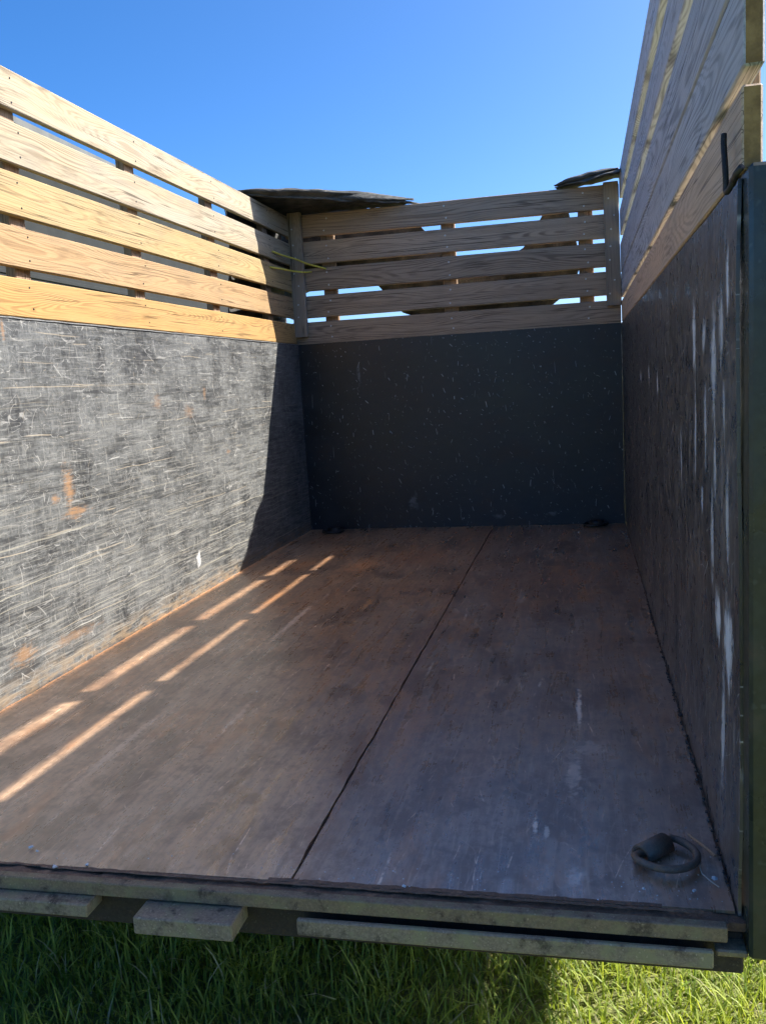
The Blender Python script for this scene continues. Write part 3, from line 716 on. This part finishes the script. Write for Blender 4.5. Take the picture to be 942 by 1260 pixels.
# bent rod hook on the rear end of the right wall
hk = [(W - .008, -.016, H - .006), (W - .014, -.004, H - .018), (W - .016, .006, H - .016), (W - .016, .008, H + .004), (W - .016, .018, H + .035), (W - .016, .027, H + .060), (W - .015, .031, H + .076)]
def spline(P, k=5):
    P = [Vector(p) for p in P]; Q = [P[0]] + P + [P[-1]]; out = []
    for i in range(1, len(Q) - 2):
        for j in range(k):
            t_ = j / k; a, b, c, d = Q[i - 1], Q[i], Q[i + 1], Q[i + 2]
            out.append(.5 * (2 * b + (c - a) * t_ + (2 * a - 5 * b + 4 * c - d) * t_ ** 2 + (3 * b - a - 3 * c + d) * t_ ** 3))
    return out + [P[-1]]
link('rod_hook', from_bm(tube_bm(spline(hk), .0048, 10), 'rod_hook', True), MAT['hook'], TR)
link('rod_hook_eye', from_bm(tube_bm([(W - .001, -.045, H + .008), (W - .006, -.030, H + .002), (W - .009, -.008, H - .010)], .0055, 8), 'rod_hook_eye', True), MAT['blacksteel'], TR)

# ------------------------------------------------------------------ tarp bunched over the front corners and sagging behind
TP = tag(empty('mesh_tarp', (.6, D + .1, 2.09)), 'dark woven tarp bunched over the front corners and sagging behind the boards', 'tarp')
TP.location = (0, 0, 0)
def sheet(name, fn, nu, nv, th=.006):
    vs_, fs = [], []
    for j in range(nv + 1):
        for i in range(nu + 1): vs_.append(fn(i / nu, j / nv))
    for j in range(nv):
        for i in range(nu): a = j * (nu + 1) + i; fs.append((a, a + 1, a + nu + 2, a + nu + 1))
    me = bpy.data.meshes.new(name); me.from_pydata([tuple(v) for v in vs_], [], fs); me.update()
    for p in me.polygons: p.use_smooth = True
    o = link(name, me, MAT['tarp'], TP); md = o.modifiers.new('thickness', 'SOLIDIFY'); md.thickness = th; md.offset = 0
    return o
def lerp(a, b, k): return a + (b - a) * k
def left_fold(u, v):
    # u along the diagonal hem (left wall -> front wall), v from the hem back over the corner and down outside
    A, B = Vector((-.13, 3.47, 2.085)), Vector((.80, D + .01, 2.085))
    hem = A.lerp(B, u)
    bk = Vector((-.16, 3.6, 2.09)).lerp(Vector((.84, D + .12, 2.09)), u) if u > .92 else Vector((lerp(-.14, .80, u), D + .10, 2.085))
    p = hem.lerp(bk, v)
    fat = math.sin(math.pi * min(1, u * 1.02)) ** .6 if u < .98 else .1
    roll_ = math.exp(-(v / .16) ** 2)
    p.z += .018 * fat * math.exp(-((v - .14) / .18) ** 2) + .015 * fat * math.exp(-((v - .6) / .25) ** 2)
    p.z += fat * .011 * abs(math.sin((v * 4.2 + .25 * math.sin(u * 4) + .15 * mnoise.noise(Vector((u * 4, 0, 2)))) * math.pi)) ** .6
    p.z += .010 * mnoise.noise(Vector((u * 5, v * 4, 3))) * fat + .005 * mnoise.noise(Vector((u * 18, v * 16, 8))) + .006 * mnoise.noise(Vector((u * 9, v * 22, 4))) * fat
    p.y += .018 * mnoise.noise(Vector((u * 7, 0, 5))) * fat * (1 - v)
    p.z -= .028 * math.exp(-(v / .03) ** 2) * fat
    return p
sheet('corner_fold', left_fold, 70, 40)
def right_fold(u, v):
    A, B = Vector((1.70, D + .01, 2.080)), Vector((W - .01, D - .30, 2.068))
    hem = A.lerp(B, u); bk = Vector((lerp(1.72, W + .04, u), D + .10, lerp(2.080, 2.12, u)))
    p = hem.lerp(bk, v); fat = math.sin(math.pi * min(1, .04 + u * .62)) ** .9
    p.z += .030 * fat * math.exp(-((v - .28) / .2) ** 2) + .03 * fat * math.exp(-((v - .72) / .16) ** 2)
    p.z += .016 * mnoise.noise(Vector((u * 3, v * 4, 13))) * fat + .005 * mnoise.noise(Vector((u * 9, v * 8, 3))) * fat
    return p
sheet('corner_fold', right_fold, 50, 30)
def roll_up(a, b, rad, seed, sag_=.0, n=60, seg=14):
    """a bunched roll of cloth lying between two points"""
    a, b = Vector(a), Vector(b); ax = (b - a).normalized(); sd = ax.cross(Vector((0, 0, 1))).normalized(); up = sd.cross(ax)
    vs_, fs = [], []
    for i in range(n + 1):
        u = i / n; c = a.lerp(b, u) - Vector((0, 0, sag_ * math.sin(math.pi * u))); env = max(.12, min(1, 4.5 * u, 3.0 * (1 - u))) ** .7
        for k in range(seg):
            an = 2 * math.pi * k / seg + 1.6 * u + .5 * mnoise.noise(Vector((u * 3, seed, 0)))
            r0 = rad * env * (1 + .30 * math.sin(3 * an + seed) + .28 * mnoise.noise(Vector((u * 7, math.cos(an) * 1.2, math.sin(an) * 1.2 + seed))))
            vs_.append(c + sd * r0 * 1.5 * math.cos(an) + up * r0 * .75 * math.sin(an))
    for i in range(n):
        for k in range(seg): fs.append((i * seg + k, i * seg + (k + 1) % seg, (i + 1) * seg + (k + 1) % seg, (i + 1) * seg + k))
    fs.append(tuple(range(seg))[::-1]); fs.append(tuple(n * seg + k for k in range(seg)))
    me = bpy.data.meshes.new('rolled_fold'); me.from_pydata([tuple(v) for v in vs_], [], fs); me.update()
    for p in me.polygons: p.use_smooth = True
    return link('rolled_fold', me, MAT['tarp'], TP)
roll_up((-.12, 3.50, 2.098), (.52, 4.03, 2.118), .030, 1.0)
roll_up((-.06, 3.66, 2.118), (.82, D + .02, 2.100), .034, 4.0)
roll_up((-.12, 3.85, 2.125), (.60, D + .06, 2.120), .034, 7.0)
roll_up((1.70, D + .03, 2.098), (W - .012, D - .16, 2.122), .030, 2.0)
roll_up((1.84, D + .03, 2.120), (W - .012, D - .02, 2.140), .026, 6.0)
UP = [(-.10, 2.12), (.45, 2.10), (.86, 1.93), (1.02, 1.74), (1.26, 1.62), (1.50, 1.74), (1.62, 1.92), (1.74, 2.09)]
LO = [(-.10, 1.52), (.22, 1.62), (.54, 1.62), (.72, 1.40), (1.20, 1.24), (1.64, 1.36), (1.78, 1.46), (1.85, 1.62)]
def poly(P, u):
    k = u * (len(P) - 1); i = min(int(k), len(P) - 2); f = k - i; f = f * f * (3 - 2 * f) * .4 + f * .6
    return lerp(P[i][0], P[i + 1][0], f), lerp(P[i][1], P[i + 1][1], f)
def sag(u, v):
    a, b = poly(UP, u), poly(LO, u); x, z = lerp(a[0], b[0], v), lerp(a[1], b[1], v)
    y = D + .16 + .015 * math.sin(v * 9 + 3 * u) + .03 * mnoise.noise(Vector((x * 6, z * 9, 1)))
    return Vector((1.03 * (x - 1.83) + 1.83, y, .957 + (z - .957) * 1.03))
sheet('hanging_sheet', sag, 80, 24)
def flap(u, v):
    x = -.125 - .03 * math.sin(u * 11) * v - .02 * mnoise.noise(Vector((u * 6, v * 6, 4)))
    return Vector((x, lerp(3.42, D + .12, u) + .05 * math.sin(v * 6), lerp(2.10, 1.12 + .06 * math.sin(u * 7), v)))
sheet('hanging_flap', flap, 40, 30)

# yellow cord tied at the left front corner
cd = [(-.002, 3.86, 1.80), (.02, 3.99, 1.79), (.06, 4.12, 1.78), (.12, D - .05, 1.752), (.20, D - .02, 1.727), (.225, D + .0, 1.72)]
bm = tube_bm(cd, .0060, 7)
tube_bm([(-.004, 3.80, 1.70), (.03, 3.95, 1.70), (.06, 4.10, 1.70), (.10, D - .05, 1.702), (.13, D - .02, 1.706)], .0060, 7, bm)
tag(link('cord', from_bm(bm, 'cord', True), MAT['cord']), 'thin yellow cord strung across the left front corner of the boards', 'cord')

# ------------------------------------------------------------------ small loose things on the deck
def chip(p, s, label):
    bm = bmesh.new(); s *= .8; bmesh.ops.create_icosphere(bm, subdivisions=1, radius=s)
    for v in bm.verts: v.co *= random.uniform(.55, 1.25)
    for v in bm.verts: v.co.z = max(v.co.z * .55, -.3 * s)
    o = link('stone_chip', from_bm(bm, 'stone_chip'), MAT['white_chip'], None, (p[0], p[1], p[2] + s * .3))
    return tag(o, label, 'chip', 'pale stone chips on the trailer floor')
chip((2.052, .095, .001), .0085, 'larger pale stone chip in the corner by the straw')
chip((1.921, .045, .0), .0055, 'white round chip in front of the iron ring')
chip((2.010, .050, .0), .0055, 'white chip between ring and corner straw')
chip((1.475, .005, -.003), .006, 'pale chip on the rusty joint at mid sill')
chip((.735, -.012, -.003), .010, 'large pale chip on the rusty joint near left end')
chip((.800, .005, -.002), .006, 'pale chip on the joint right of the large one')
chip((.635, .055, .0), .007, 'pale chip on the floor at the lower left edge')
chip((.66, .04, .0), .006, 'pale chip beside another at the lower left')
chip((.79, 1.05, .0), .0055, 'tiny white chip alone on the left plate')
chip((1.79, 3.9, .0), .011, 'white chip on the far floor by the front wall')
bm = bmesh.new()
for i in range(130):
    x, y = (random.uniform(1.85, 2.06), random.uniform(.02, .35)) if i < 50 else ((random.uniform(.5, 2.05), random.uniform(.0, .08)) if i < 115 else (random.uniform(.2, 2.0), random.uniform(.3, 4.1)))
    r = random.uniform(.0007, .0019)
    bmesh.ops.create_icosphere(bm, subdivisions=1, radius=r, matrix=Matrix.Translation((x, y, r * .3)) @ Matrix.Diagonal((1, random.uniform(.6, 1.4), .5, 1)))
tag(link('grit', from_bm(bm, 'grit'), MAT['white_chip']), 'fine pale grit scattered over the trailer floor', 'grit', kind='stuff')
tag(link('wood_splinter', from_bm(tube_bm([(2.022, .250, .006), (2.045, .212, .005), (2.064, .170, .006)], [.0026, .0034, .0028], 6), 'wood_splinter'), MAT['splinter']), 'thin pale wood splinter lying beside the iron ring', 'splinter')
tag(link('straw', from_bm(tube_bm([(2.035, .150, .004), (2.030, .128, .004), (2.032, .105, .004), (2.044, .080, .004), (2.056, .062, .004)], .0014, 6), 'straw'), MAT['straw']), 'curled dry straw in the corner of the floor', 'straw')
